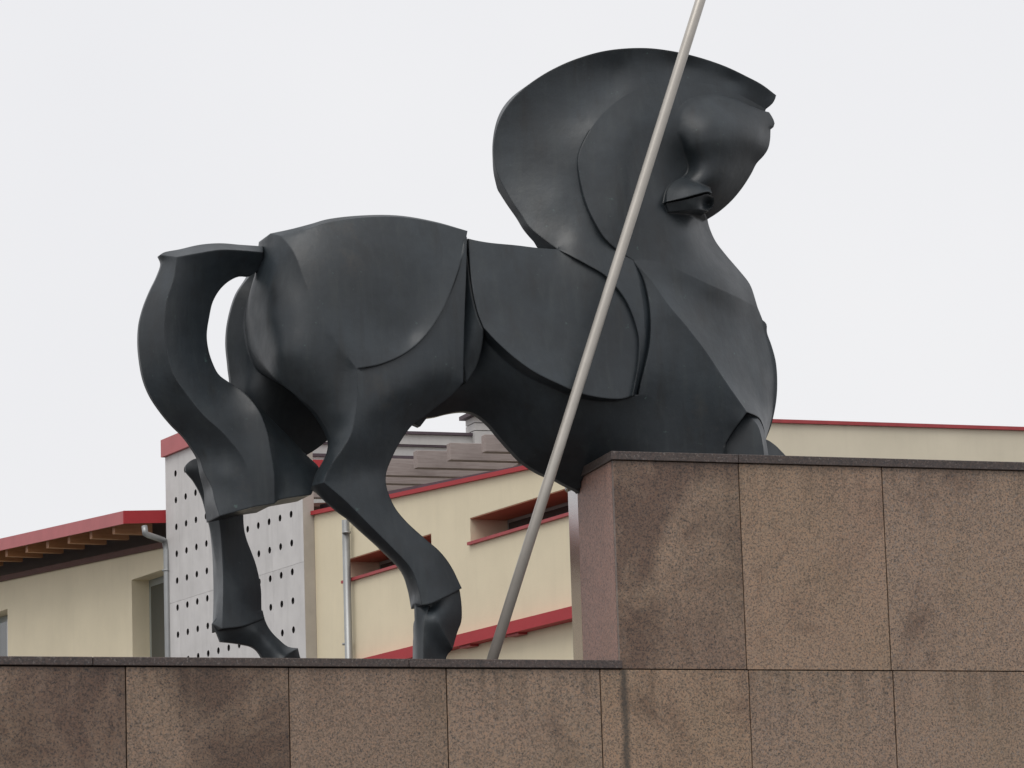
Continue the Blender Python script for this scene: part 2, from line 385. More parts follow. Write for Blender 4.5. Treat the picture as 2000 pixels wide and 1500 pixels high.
class Piece:
    """a bronze mass: relief patches on the near side of its own middle plane, closed to the far side"""
    def __init__(s, yc, floor=None, mid=None, soft=.02, shared=()):
        s.shared = shared
        s.yc = yc; s.V = []; s.F = []; s.floor = floor; s.mid = mid or (lambda c: yc); s.soft = soft
    def patch(s, items, inner=(), off=0.0, step=STEP, dmin=.004):
        Lp = loop(items); n = len(Lp)
        X = Lp[:, :2]
        lo, hi = X.min(0), X.max(0)
        grid = []
        y = lo[1]; row = 0
        while y < hi[1]:
            x = lo[0] + (step / 2 if row % 2 else 0)
            while x < hi[0]:
                grid.append((x, y)); x += step
            y += step * .866; row += 1
        grid = np.array(grid)
        A0, B0 = X, np.roll(X, -1, 0)
        ab = B0 - A0; ll = (ab ** 2).sum(1) + 1e-9
        t = np.clip(((grid[:, None] - A0[None]) * ab[None]).sum(-1) / ll, 0, 1)
        dist = np.sqrt(((grid[:, None] - (A0 + t[..., None] * ab)) ** 2).sum(-1)).min(1)
        cond = (A0[:, 1][None] > grid[:, 1][:, None]) != (B0[:, 1][None] > grid[:, 1][:, None])
        xi = A0[:, 0] + (grid[:, 1][:, None] - A0[:, 1]) / np.where(ab[:, 1] == 0, 1e-9, ab[:, 1]) * ab[:, 0]
        ins = (np.sum(cond & (grid[:, 0][:, None] < xi), 1) % 2) == 1
        grid = grid[ins & (dist > step * .55)]
        pts = np.vstack([X, grid]) if len(grid) else X
        sub = Lp[::2]
        ctr = np.vstack([sub] + [np.array([p], float) for p in inner])
        sc = 200.0
        f = tps(ctr[:, :2] / sc, ctr[:, 2], nb=len(sub), soft=s.soft)
        D = np.r_[Lp[:, 2], f(grid / sc)] if len(grid) else Lp[:, 2]
        D = np.maximum(D + off, dmin)
        r = delaunay_2d_cdt([Vector(p) for p in pts], [(i, (i + 1) % n) for i in range(n)], [], 1, 1e-4)
        base = len(s.V)
        for k, v in enumerate(r[0]):
            src = r[3][k][0] if r[3][k] else None
            d = D[src] if src is not None else float(np.maximum(f(np.array([[v.x, v.y]]) / sc)[0], dmin))
            s.V.append(at_y(v.x, v.y, s.yc - d))
        s.F += [tuple(base + i for i in fc) for fc in r[2] if len(fc) >= 3]
        return s
    def bmesh(s):
        bm = bmesh.new(); vs_ = [bm.verts.new(v) for v in s.V]
        for f in s.F:
            try: bm.faces.new([vs_[i] for i in f])
            except ValueError: pass
        bmesh.ops.remove_doubles(bm, verts=bm.verts, dist=.003)
        loose = [v for v in bm.verts if not v.link_faces]
        bmesh.ops.delete(bm, geom=loose, context='VERTS')
        bm.verts.ensure_lookup_table(); bm.edges.ensure_lookup_table()
        bedges = [e for e in bm.edges if len(e.link_faces) == 1]
        near = list(bm.verts); fs = list(bm.faces)
        far = {v: bm.verts.new((v.co.x, 2 * s.mid(v.co) - v.co.y, v.co.z)) for v in near}
        for f in fs:
            try: bm.faces.new([far[v] for v in reversed(f.verts)])
            except ValueError: pass
        seam = np.array([p_[:2] for nm in s.shared for p_ in CV[nm]]) if s.shared else None
        def on_seam(c):
            d = c - CAM; z = d.dot(FW); q = np.array([1000 + F_PX * d.dot(RT) / z, 750 - F_PX * d.dot(UP) / z])
            return ((seam - q) ** 2).sum(1).min() < 2.0
        for e in bedges:
            a, b = e.verts
            if seam is not None and on_seam(a.co) and on_seam(b.co): continue     # skin goes on in the neighbouring mass
            try: bm.faces.new((a, b, far[b], far[a]))
            except ValueError: pass
        bmesh.ops.remove_doubles(bm, verts=bm.verts, dist=.0015)
        if s.floor is not None:
            for v in bm.verts: v.co.z = max(v.co.z, s.floor(v.co))
        bmesh.ops.recalc_face_normals(bm, faces=bm.faces)
        return bm
def join(name, pieces, mat, parent, angle=22):
    V = []; Fc = []
    for p in pieces:
        bm = p.bmesh(); bm.verts.index_update(); b = len(V)
        V += [v.co.copy() for v in bm.verts]; Fc += [tuple(b + v.index for v in f.verts) for f in bm.faces]; bm.free()
    me = bpy.data.meshes.new(name); me.from_pydata(V, [], Fc); me.update()
    me.shade_smooth(); me.set_sharp_from_angle(angle=math.radians(angle))
    return link(name, me, mat, parent, origin=HORSE_AT)
FLOOR_LOW = lambda c: LEDGE - .004
FLOOR_UP = lambda c: (UTOP - .004 if c.x > B.x + .015 else -9)

p = at_y(900, 1300, YC); HORSE_AT = Vector((p.x, YC, LEDGE))
horse = thing('horse_statue', HORSE_AT, 'dark bronze statue of a crouching horse with arched neck on the granite plinth', 'statue')

# --- shared curves (photograph column, row, half-thickness in metres)
curve('leafR', (1089, 487, .325), (1112, 498, .36), (1149, 518, .41), (1182, 538, .44), (1215, 575, .46), (1230, 601, .47), (1241, 631, .48), (1248, 660, .49), (1247, 709, .50), (1241, 746, .51), (1236, 773, .52))
curve('leafLow', (1236, 773, .52), (1212, 779, .54), (1175, 777, .575), (1134, 768, .585), (1089, 749, .585), (1045, 727, .57), (1008, 701, .54), (971, 668, .50), (945, 640, .46))
curve('leafL', (945, 640, .46), (934, 612, .43), (925, 575, .40), (919, 531, .355), (915, 466, .30))
curve('backline', (915, 466, .30), (927, 469, .31), (956, 474, .32), (1008, 479, .325), (1049, 484, .325), (1089, 487, .325))
barrel = Piece(YC).patch(['leafR', 'leafLow', 'leafL', 'backline'], [(1060, 600, .425), (1000, 560, .395), (1150, 640, .47), (1100, 690, .505), (1040, 540, .385)])
curve('shb', (1247, 771, .48), (1271, 775, .475), (1286, 797, .465), (1297, 827, .455), (1304, 879, .435), (1306, 1000, .40))
belly = Piece(YC, floor=FLOOR_UP, shared=('shb',)).patch([
    [(900, 655, .22), (945, 648, .38), (971, 655, .42), (1008, 690, .45), (1045, 717, .48), (1089, 740, .49), (1134, 759, .49), (1175, 768, .49), (1247, 771, .48)],
    'shb', [(1306, 1000, .40), (1185, 1000, .16), (1145, 975, .04), (1128, 958, .03)], [(1128, 958, .03), (1102, 945, .03), (1082, 934, .03), (1060, 926, .03), (1023, 903, .03), (1001, 881, .03), (978, 855, .03), (956, 829, .03), (934, 811, .03), (915, 804, .03), (897, 804, .03), (873, 808, .03), (854, 813, .03), (834, 816, .03)], [(834, 816, .03), (821, 833, .03)], [(821, 833, .03), (807, 827, .03)],
    [(807, 827, .03), (835, 795, .08), (870, 760, .18), (890, 720, .20), (900, 655, .22)]],
    [(1080, 840, .33), (1000, 780, .28), (1150, 880, .31), (950, 740, .26), (1060, 890, .18), (1220, 870, .39)])
flank = Piece(YC).patch(['-leafL', [(945, 640, .46), (941, 679, .42), (930, 716, .37), (910, 749, .33)],
    [(910, 749, .33), (903, 680, .355), (904, 600, .335), (908, 520, .29), (912, 466, .25)]], [], -.012)

waist = Piece(YC).patch([[(860, 480, .20), (960, 488, .20)], [(960, 488, .20), (960, 760, .16)], [(960, 760, .16), (860, 770, .12)], [(860, 770, .12), (860, 480, .20)]], step=12)

# rump leaf
curve('rumpTop', (548, 461, .26), (575, 456, .315), (608, 445, .335), (640, 435, .34), (710, 425, .345), (780, 424, .345), (850, 435, .335), (913, 452, .32))
curve('rumpRim', (528, 456, .13), (570, 447, .25), (608, 437, .28), (640, 428, .29), (710, 420.5, .30), (780, 421, .315), (850, 433, .315), (913, 451, .315))
curve('rumpLow', (913, 452, .32), (903, 500, .38), (888, 549, .44), (866, 603, .48), (830, 657, .515), (791, 690, .53), (744, 711, .545), (697, 720, .555))
curve('ridge', (548, 461, .26), (572, 490, .385), (596, 549, .475), (629, 625, .535), (658, 668, .55), (697, 720, .555))
# buttock and hamstring: one skin from the tail root to the hock; its far side closes on the leg's own plane lower down
_zt, _zb = at_y(560, 660, YC).z, at_y(600, 800, YC).z
def leg_mid(c):
    t = min(1, max(0, (_zt - c.z) / (_zt - _zb))); return YC - .36 * t * t * (3 - 2 * t)
curve('ham', (697, 720, .555), (699, 770, .555), (695, 812, .555), (686, 848, .55), (672, 873, .54), (645, 912, .52), (633, 943, .50))
BT = Piece(YC, mid=leg_mid, floor=FLOOR_LOW)
BT.patch(['rumpTop', 'rumpLow', '-ridge'], [(740, 480, .435), (740, 540, .49), (760, 620, .485), (700, 640, .525), (650, 520, .485), (800, 655, .47), (840, 560, .435)])
BT.patch(['-rumpTop', 'rumpRim'], step=4)
BT.patch(['ridge', 'ham', [(633, 943, .50), (614, 948, .39)], [(614, 948, .39), (631, 917, .39), (641, 890, .39), (646, 868, .39), (643, 852, .39), (618, 808, .39), (578, 772, .365), (539, 740, .285), (510, 697, .13), (494, 643, .05), (488, 610, .02), (492, 567, .02), (505, 524, .03), (514, 478, .03)],
    [(514, 478, .03), (520, 464, .08), (528, 456, .13)], [(528, 456, .13), (548, 461, .26)]], [(530, 560, .28), (520, 620, .28), (560, 630, .43), (545, 690, .40), (600, 710, .51), (620, 765, .49), (660, 810, .515), (545, 500, .24), (665, 865, .50)], step=6)

# near hind leg
NL = Piece(YC - .36, floor=FLOOR_LOW)
curve('hamN', (697, 720, .195), (699, 770, .195), (695, 812, .195), (686, 848, .19), (672, 873, .18), (645, 912, .16), (633, 943, .14))
curve('shin', (633, 943, .14), (672, 976, .13), (719, 1023, .115), (762, 1066, .10), (802, 1110, .095), (816, 1145, .10), (824, 1182, .105))
NL.patch(['-hamN', [(697, 716, .165), (744, 706, .16), (791, 685, .145), (830, 652, .13), (866, 598, .09), (890, 545, .04), (912, 462, .008)],
    [(912, 462, .008), (911, 520, .02), (908, 600, .06), (906, 680, .07), (905, 747, .05)],
    [(905, 747, .05), (880, 774, .03), (850, 797, .02), (830, 813, .02), (805, 831, .02), (780, 866, .02), (763, 900, .02), (755, 922, .02), (754, 946, .02), (769, 987, .02), (791, 1016, .02), (830, 1052, .02), (859, 1077, .02), (881, 1106, .02), (902, 1149, .03)],
    [(902, 1149, .03), (870, 1166, .08), (838, 1180, .105), (824, 1182, .105)], '-shin'],
    [(800, 770, .15), (740, 800, .17), (720, 925, .065), (745, 960, .07), (830, 1110, .10), (850, 730, .13), (690, 940, .11), (800, 1070, .085)], step=6)
NL.patch(['shin', [(824, 1182, .105), (812, 1178, .03)], [(812, 1178, .03), (811, 1164, .02), (802, 1135, .02), (784, 1106, .02), (755, 1077, .02), (719, 1045, .02), (686, 1016, .02), (661, 998, .02), (636, 976, .02), (614, 948, .03)], [(614, 948, .03), (633, 943, .14)]], step=5)
# pastern and hoof
NH = Piece(YC - .36, floor=FLOOR_LOW)
curve('hoofR', (840, 1188, .035), (850, 1204, .115), (866, 1235, .105), (884, 1268, .07))
NH.patch(['hoofR', [(884, 1268, .05), (893, 1236, .02), (901, 1214, .01), (902, 1189, .01), (899, 1160, .01), (892, 1128, .01)], [(892, 1128, .01), (862, 1138, .03), (832, 1150, .035), (840, 1188, .035)]], [], step=4)
NH.patch(['-hoofR', [(840, 1188, .035), (832, 1200, .10), (828, 1240, .105), (827, 1283, .105), (826, 1360, .105)], [(826, 1360, .105), (872, 1360, .03)], [(872, 1360, .03), (872, 1283, .03), (884, 1268, .05)]], [(850, 1255, .065)], step=4)
NH.patch([[(840, 1180, .05), (834, 1200, .10), (828, 1240, .105), (827, 1283, .105), (826, 1360, .105)], [(826, 1360, .105), (816, 1360, .02)], [(816, 1360, .02), (815, 1283, .02), (814, 1228, .02), (812, 1152, .02)], [(812, 1152, .02), (836, 1148, .05), (840, 1180, .05)]], step=4)

# far hind leg
FL = Piece(YC + .36, floor=FLOOR_LOW)
curve('fcrease', (399, 903, .12), (412, 936, .12), (421, 983, .12), (428, 1015, .12), (433, 1065, .115), (436, 1140, .115), (435, 1200, .115), (434, 1228, .12))
FL.patch(['fcrease', [(434, 1228, .12), (475, 1223, .11), (500, 1214, .07), (517, 1207, .02)],
    [(517, 1207, .02), (512, 1197, .02), (510, 1153, .02), (507, 1133, .02), (500, 1103, .02), (493, 1083, .02), (481, 1051, .02), (476, 1024, .02), (478, 960, .02), (495, 890, .03)], [(495, 890, .03), (399, 903, .12)]], [(470, 1150, .10), (455, 1030, .085)], step=5)
FL.patch(['-fcrease', [(399, 903, .12), (386, 895, .06), (372, 900, .02), (363, 909, .01)], [(363, 909, .01), (363, 920, .01), (378, 939, .01), (394, 969, .01), (403, 1001, .01), (412, 1036, .01), (418, 1071, .01), (424, 1109, .01), (427, 1148, .01), (425, 1177, .01), (421, 1206, .01), (415, 1218, .01)], [(415, 1218, .01), (434, 1228, .12)]], step=5)
FH = Piece(YC + .36, floor=FLOOR_LOW)
FH.patch([[(416, 1218, .01), (424, 1206, .03), (440, 1204, .05), (475, 1200, .06), (500, 1195, .04), (513, 1192, .02)], [(513, 1192, .02), (518, 1212, .02), (528, 1231, .02), (545, 1249, .02), (563, 1263, .02), (582, 1266, .02)],
    [(582, 1266, .02), (575, 1270, .06), (556, 1283, .10), (545, 1310, .10)],
    [(545, 1310, .10), (525, 1310, .02), (512, 1283, .02), (504, 1271, .02), (493, 1263, .02), (472, 1258, .02), (452, 1255, .02), (432, 1253, .02)], [(432, 1253, .02), (416, 1218, .01)]], [(500, 1234, .085), (530, 1262, .095), (460, 1246, .045), (440, 1230, .06)], step=4)
FH.patch([[(582, 1266, .02), (575, 1270, .06), (556, 1283, .10), (545, 1310, .10)], [(545, 1310, .10), (535, 1420, .14)], [(535, 1420, .14), (625, 1420, .03)], [(625, 1420, .03), (586, 1283, .02), (582, 1266, .02)]], step=5)
FT = Piece(YC + .30).patch([[(520, 500, .15), (487, 540, .06), (463, 574, .03), (447, 625, .02), (443, 668, .02), (447, 715, .02), (450, 760, .02), (425, 830, .03), (390, 892, .03)],
    [(390, 892, .03), (440, 940, .08), (520, 920, .08), (604, 886, .05), (645, 856, .06)], [(645, 856, .06), (690, 780, .2), (680, 600, .2), (600, 500, .2), (520, 500, .15)]], [(500, 640, .20), (480, 760, .16), (470, 860, .12), (560, 800, .16)])

# shoulder, chest, knee
curve('groove', (1237, 509, .40), (1256, 542, .44), (1267, 586, .47), (1271, 627, .49), (1269, 672, .50), (1261, 712, .50), (1252, 746, .49), (1247, 771, .48))
curve('rA', (1237, 509, .40), (1267, 542, .46), (1304, 594, .51), (1341, 638, .535), (1378, 686, .54), (1415, 742, .53), (1459, 805, .50))
curve('crB', (1237, 509, .40), (1252, 507, .405), (1297, 514, .41), (1341, 535, .39), (1397, 561, .33), (1437, 579, .23), (1480, 601, .04))
curve('kneeL', (1459, 805, .50), (1448, 820, .50), (1430, 845, .475), (1415, 871, .455), (1410, 890, .445), (1404, 1000, .42))
SH = Piece(YC, floor=FLOOR_UP, shared=('crB', 'shb'))
curve('kneeX', (1459, 805, .50), (1482, 816, .40), (1491, 834, .32), (1495, 860, .24))
curve('kneeR', (1459, 805, .50), (1472, 820, .51), (1482, 836, .53), (1489, 864, .55), (1492, 890, .555), (1496, 1000, .555))
SH.patch(['groove', 'shb', [(1306, 1000, .40), (1404, 1000, .42)], '-kneeL', '-rA'], [(1320, 760, .495), (1350, 850, .455), (1300, 640, .50)])
SH.patch(['rA', 'kneeX', [(1495, 860, .24), (1501, 840, .10), (1508, 812, .05), (1512, 775, .03), (1513, 738, .03), (1509, 705, .03), (1502, 675, .03), (1495, 649, .03), (1490, 627, .03), (1480, 601, .04)], '-crB'], [(1325, 560, .395), (1385, 592, .33), (1440, 625, .22), (1390, 650, .42), (1420, 700, .43), (1460, 730, .32), (1482, 780, .27)], 0)
keel = Piece(YC).patch([[(1486, 622, .03), (1497, 633, .03), (1498, 649, .03), (1507, 675, .03), (1515, 705, .03), (1518, 738, .03), (1517, 775, .03), (1511, 812, .03), (1504, 838, .03), (1495, 860, .03)], [(1495, 860, .03), (1470, 800, .05), (1470, 660, .05), (1486, 620, .03)]])
KN = Piece(YC, floor=FLOOR_UP)
curve('kneeRidge', (1462, 810, .42), (1473, 822, .445), (1482, 836, .46), (1489, 864, .475), (1492, 890, .48), (1496, 1000, .48))
KN.patch([[(1458, 808, .41), (1448, 821, .405), (1430, 846, .395), (1415, 872, .385), (1409, 890, .38), (1402, 1000, .37)], [(1402, 1000, .37), (1496, 1000, .48)], '-kneeRidge', [(1462, 810, .42), (1458, 808, .41)]], step=5)
KN.patch(['kneeRidge', [(1496, 1000, .48), (1514, 1000, .41)], [(1514, 1000, .41), (1501, 890, .40), (1496, 860, .375), (1490, 834, .385), (1480, 817, .40), (1462, 810, .42)]], [], step=5)
SH.patch([[(1404, 1000, .42), (1410, 890, .445), (1415, 871, .455), (1418, 864, .456)], [(1418, 864, .456), (1422, 1000, .30), (1404, 1000, .42)]], step=6)
FK = Piece(YC + .38, floor=FLOOR_UP).patch([[(1450, 850, .06), (1496, 858, .05), (1511, 867, .02), (1524, 879, .02), (1545, 905, .02), (1580, 1020, .02)], [(1580, 1020, .02), (1440, 1020, .08), (1450, 850, .06)]], [(1500, 890, .12)], step=6)

# neck and head
NK = Piece(YC, shared=('innerTop', 'crB'))
curve('inner', (1496, 213, .06), (1446, 186, .15), (1390, 165, .19), (1327, 161, .21), (1278, 164, .22), (1236, 178, .22), (1197, 204, .225), (1166, 235, .235), (1141, 274, .25), (1129, 309, .26), (1134, 354, .28), (1145, 396, .31), (1159, 428, .34), (1180, 463, .37), (1201, 484, .39), (1237, 509, .40))
CV['innerTop'] = [p_ for p_ in CV['inner'] if p_[1] < 258]
NK.patch(['inner', 'crB', [(1480, 601, .04), (1467, 560, .03), (1460, 548, .02), (1442, 526, .02), (1418, 498, .02), (1397, 470, .02), (1385, 442, .02), (1381, 424, .02)], [(1381, 424, .02), (1420, 380, .03), (1460, 310, .03), (1496, 213, .06)]],
    [(1170, 310, .295), (1200, 300, .31), (1240, 260, .295), (1260, 360, .34), (1230, 430, .38), (1300, 460, .355), (1350, 495, .315), (1400, 520, .225), (1300, 230, .27), (1329, 318, .185), (1400, 300, .22), (1345, 425, .22), (1325, 415, .25), (1420, 550, .24), (1285, 400, .34), (1350, 455, .31), (1400, 210, .20)])
HD = Piece(YC, soft=.012)
curve('brow', (1314, 262, .23), (1320, 222, .245), (1342, 197, .23), (1386, 186, .20), (1425, 191, .18), (1460, 204, .14), (1490, 216, .09), (1502, 219, .05))
HD.patch(['brow', [(1502, 219, .05), (1508, 228, .03), (1513, 241, .02), (1511, 248, .02), (1505, 253, .02)], [(1505, 253, .02), (1504, 274, .02), (1500, 291, .02), (1491, 305, .02), (1478, 319, .02), (1467, 340, .02), (1449, 368, .02), (1428, 393, .02), (1404, 414, .02), (1381, 429, .02)],
    [(1381, 429, .02), (1372, 412, .10), (1340, 400, .18), (1312, 392, .22), (1306, 384, .24), (1312, 371, .26), (1330, 355, .26), (1334, 338, .15), (1322, 300, .15), (1314, 262, .23)]],
    [(1395, 238, .345), (1400, 300, .335), (1378, 345, .325), (1452, 250, .275), (1440, 310, .235), (1400, 372, .25), (1352, 235, .295), (1346, 290, .295), (1422, 348, .235), (1345, 350, .31), (1480, 265, .17)], step=5)
# muzzle: upper lip, gap, lower bar
MZ = Piece(YC, soft=.002)
MZ.patch([[(1302, 394, .375), (1337, 386, .405), (1366, 378, .405), (1384, 374, .38), (1391, 378, .34)], [(1391, 378, .34), (1384, 362, .25), (1362, 348, .24), (1335, 346, .24), (1314, 356, .26), (1303, 372, .30), (1302, 394, .375)]], [(1340, 368, .365), (1365, 362, .35)], step=4)
MZ.patch([[(1301, 397, .345), (1337, 390, .37), (1366, 383, .37), (1382, 379, .35), (1394, 385, .29)], [(1394, 385, .29), (1394, 402, .27), (1384, 413, .25)], [(1384, 413, .25), (1372, 410, .30), (1350, 410, .34), (1306, 414, .33)], [(1306, 414, .33), (1301, 397, .345)]], [(1383, 398, .20), (1350, 401, .365), (1368, 397, .33), (1390, 389, .28), (1384, 410, .255)], step=3)
MZ.patch([[(1308, 409, .25), (1340, 405, .25), (1374, 408, .20)], [(1374, 408, .20), (1381, 428, .06)], [(1381, 428, .06), (1352, 440, .10), (1327, 432, .16), (1308, 409, .25)]], step=4)
body = join('body', [barrel, belly, flank, waist, BT, NL, NH, FL, FH, FT, SH, keel, KN, FK, NK, HD, MZ], M['bronze'], horse)

# mane
_ma, _mb = at_y(1040, 370, YC).z, at_y(1060, 480, YC).z
MN = Piece(YC, mid=lambda c: YC - .17 * min(1, max(0, (_ma - c.z) / (_ma - _mb))) * (c.x < at_y(1110, 480, YC).x), shared=('innerTop',))
def _step(p_): return .035 * min(1, max(0, (p_[1] - 260) / 110)) * min(1, max(0, (505 - p_[1]) / 40)) * (p_[0] < 1240)
CV['innerM'] = [p_ - np.array([0, 0, _step(p_)]) for p_ in CV['inner']]
CV['leafRM'] = [p_ + np.array([0, 0, .028 * min(1, (p_[0] - 1085) / 40)]) for p_ in CV['leafR']]
curve('stripR', (1237, 509, .40), (1247, 550, .455), (1256, 600, .49), (1258, 640, .50), (1254, 700, .50), (1246, 740, .50), (1238, 773, .50))
MN.patch(['stripR', [(1238, 773, .50), (1247, 773, .42)], [(1247, 773, .42), (1254, 746, .445), (1263, 712, .45), (1271, 672, .45), (1273, 627, .445), (1269, 586, .43), (1258, 542, .41), (1237, 509, .40)]], step=4)
MN.patch([[(1089, 487, .30), (1057, 463, .24), (1033, 442, .185), (1019, 421, .145), (1000, 393, .10), (984, 365, .06), (970, 334, .03), (965, 309, .015), (965, 277, .015), (974, 239, .03), (991, 207, .06), (1019, 176, .10), (1057, 148, .14), (1096, 127, .17), (1131, 113, .19), (1173, 101, .21), (1215, 95, .22), (1267, 94, .23), (1320, 101, .23), (1369, 113, .22), (1418, 130, .20), (1460, 150, .17), (1488, 165, .13), (1516, 186, .06)],
    [(1516, 186, .06), (1514, 193, .06), (1509, 202, .06), (1500, 210, .06), (1496, 213, .06)], 'innerM', 'stripR', '-leafRM'],
    [(1100, 210, .155), (1108, 312, .21), (1110, 380, .24), (1145, 235, .205), (1200, 180, .195), (1050, 290, .125), (1200, 140, .16), (1330, 130, .16), (1075, 400, .215), (1430, 158, .13)], 0)
join('mane', [MN], M['bronze'], horse)

# tail
TL = Piece(YC)
curve('tedge', (312, 498, .03), (316, 513, .02), (308, 538, .02), (294, 567, .02), (281, 600, .02), (273, 632, .02), (271, 668, .02), (274, 704, .02), (281, 740, .02), (294, 772, .02), (316, 805, .02), (337, 830, .02), (359, 852, .02), (377, 877, .02), (389, 895, .03), (398, 922, .05), (413, 951, .09), (420, 980, .12), (429, 1008, .15))
curve('tridge', (346, 502, .17), (340, 542, .17), (327, 582, .175), (322, 625, .18), (322, 657, .18), (328, 697, .18), (341, 736, .18), (359, 762, .18), (395, 808, .185), (442, 852, .195), (480, 905, .20), (500, 989, .20))
TL.patch(['tedge', [(429, 1008, .15), (470, 997, .19), (500, 989, .20)], '-tridge', [(346, 502, .17), (312, 498, .03)]], [(440, 930, .17)], step=6)
curve('trim', (514, 493, .10), (470, 489, .13), (430, 488, .15), (390, 494, .165), (346, 502, .17))
curve('tcr', (458, 753, .02), (482, 772, .08), (506, 803, .15), (521, 841, .18), (529, 884, .195), (535, 925, .20), (536, 984, .20))
TL.patch(['tridge', [(500, 989, .20), (536, 984, .20)], '-tcr', [(458, 753, .02), (445, 745, .02), (427, 731, .02), (415, 708, .02), (407, 682, .02), (404, 654, .02), (409, 618, .02), (416, 589, .02), (431, 564, .02), (452, 546, .02), (470, 538, .02), (489, 538, .02), (514, 520, .03)], [(514, 520, .03), (514, 493, .10)], 'trim'], [(430, 520, .09), (380, 540, .12), (365, 640, .10), (500, 860, .17), (480, 830, .14), (395, 560, .08)], step=6)
TL.patch(['trim', [(346, 502, .17), (312, 498, .03)], [(312, 498, .03), (320, 493, .03), (350, 487, .03), (390, 478, .03), (430, 475, .03), (470, 478, .03), (514, 481, .04)], [(514, 481, .04), (514, 493, .10)]], step=5)
TL.patch(['tcr', [(536, 984, .20), (542, 978, .19), (608, 966, .15)], [(608, 966, .15), (616, 948, .10), (624, 916, .04), (600, 890, .02), (564, 852, .02), (528, 816, .02), (492, 779, .02), (458, 753, .02)]], [(570, 920, .14)], step=6)
join('tail', [TL], M['bronze'], horse)

# ------------------------------------------------------------------ steel pole
p0 = at_y(960, 1292, .17); p1 = at_y(1370, -6, .17)
d = (p1 - p0).normalized()
base = p0 + d * ((LEDGE - p0.z) / d.z)
tip = p1 + d * 1.1
pole = tube('steel_pole', [base, base.lerp(tip, .25), base.lerp(tip, .5), base.lerp(tip, .75), tip], [.0345, .0345, .034, .034, .0335], M['steel'], None, 32)
tag(pole, 'long slanting steel pole leaning in front of the bronze horse', 'pole')

# ------------------------------------------------------------------ buildings behind
BY = -.118
U = Vector((math.sin(BY), math.cos(BY), 0))            # along the cream walls, going away
N = Vector((-U.y, U.x, 0))                             # outwards, towards the left / viewer
if N.dot(CAM - Vector((5, 20, 0))) < 0: N = -N
P0 = CAM + ray(900, 1100).normalized() * 43
def on(px, py, off=0.0):                               # point of the cream wall plane moved out by off
    return at_plane(px, py, P0 + N * off, N)
def uz(px, py, off=0.0):
    q = on(px, py, off); return (q - P0).dot(U), q.z
def pt(u, z, off): q = P0 + U * u + N * off; return Vector((q.x, q.y, z))
def slab(name, u0, u1, z0, z1, o0, o1, mat, parent, z0b=None, z1b=None, bevel=0):
    """block between stations u0 and u1; z0b/z1b are the heights at u1 when it slopes"""
    z0b = z0 if z0b is None else z0b; z1b = z1 if z1b is None else z1b
    P = [pt(u0, z0, o0), pt(u1, z0b, o0), pt(u1, z0b, o1), pt(u0, z0, o1), pt(u0, z1, o0), pt(u1, z1b, o0), pt(u1, z1b, o1), pt(u0, z1, o1)]
    return solid(name, *hexa(P), mat, parent, bevel)
def wall_with_openings(name, u0, u1, zb, top, holes, thick, mat, parent):
    """front wall with rectangular openings: sheet cells at offset 0 plus thickness; top(u) is the sloping top"""
    us = sorted({u0, u1} | {h[0] for h in holes} | {h[1] for h in holes})
    us = [u for u in us if u0 <= u <= u1]
    V = []; Fc = []
    for a, b in zip(us, us[1:]):
        hs = sorted([h for h in holes if h[0] <= a + 1e-6 and h[1] >= b - 1e-6], key=lambda h: h[2])
        z = zb; segs = []
        for h in hs: segs.append((z, z, h[2], h[2])); z = h[3]
        segs.append((z, z, top(a), top(b)))
        for za, zb2, zc, zd in segs:
            k = len(V)
            V += [pt(a, za, -thick), pt(b, zb2, -thick), pt(b, zb2, 0), pt(a, za, 0), pt(a, zc, -thick), pt(b, zd, -thick), pt(b, zd, 0), pt(a, zc, 0)]
            Fc += [tuple(k + i for i in f) for f in hexa([0] * 8)[1]]
    return solid(name, V, Fc, mat, parent)

# --- cream building on the right of the concrete screen
uN = uz(1190, 1000)[0]                                 # near end, hidden behind the plinth
uA, zA = uz(600, 1006); uB, zB = uz(1060, 909)
sl_roof = (zB - zA) / (uB - uA)
roofz = lambda u: zA + (u - uA) * sl_roof
uL = uz(585, 1100)[0]
cream = thing('cream_building', pt(uA, 0, 0), 'cream rendered building with slit windows and red roof edge behind the horse', 'building')
h2 = (uz(918, 1000)[0], None)
wa = [uz(918, 1010), uz(1098, 958), uz(920, 1062), uz(1098, 1008)]
w2 = (uN + .4, wa[0][0], (wa[2][1] + wa[3][1]) / 2, (wa[0][1] + wa[1][1]) / 2)
wb = [uz(842, 1040), uz(686, 1092), uz(686, 1133), uz(775, 1106)]
w1 = (wb[0][0], uz(672, 1100)[0], (wb[2][1] + wb[3][1]) / 2, (wb[0][1] + wb[1][1]) / 2)
print('windows', w1, w2, 'roof slope', sl_roof)
ulo, uhi = min(uN, uL), max(uN, uL)
wall_with_openings('wall', ulo, uhi, 0, roofz, [(min(w[0], w[1]), max(w[0], w[1]), w[2], w[3]) for w in (w1, w2)], .55, M['stucco'], cream)
slab('wall', ulo, uhi, 0, roofz(ulo) - .05, -2, -.62, M['stucco'], cream, 0, roofz(uhi) - .05)
for w_ in (w1, w2):
    a, b = min(w_[0], w_[1]), max(w_[0], w_[1])
    win = slab('window', a + .003, b - .003, w_[2] + .002, w_[3] - .002, -.53, -.48, M['grey_frame'], cream)
    slab('pane', a + .05, b - .05, w_[2] + .05, w_[3] - .05, -.478, -.47, M['glass'], win)
    slab('lintel', a + .002, b - .002, w_[3] - .012, w_[3] - .002, -.465, -.004, M['brownpaint'], cream)
    slab('sill', a - .02, b + .02, w_[2] - .02, w_[2] + .015, -.46, .04, M['red_edge'], cream)
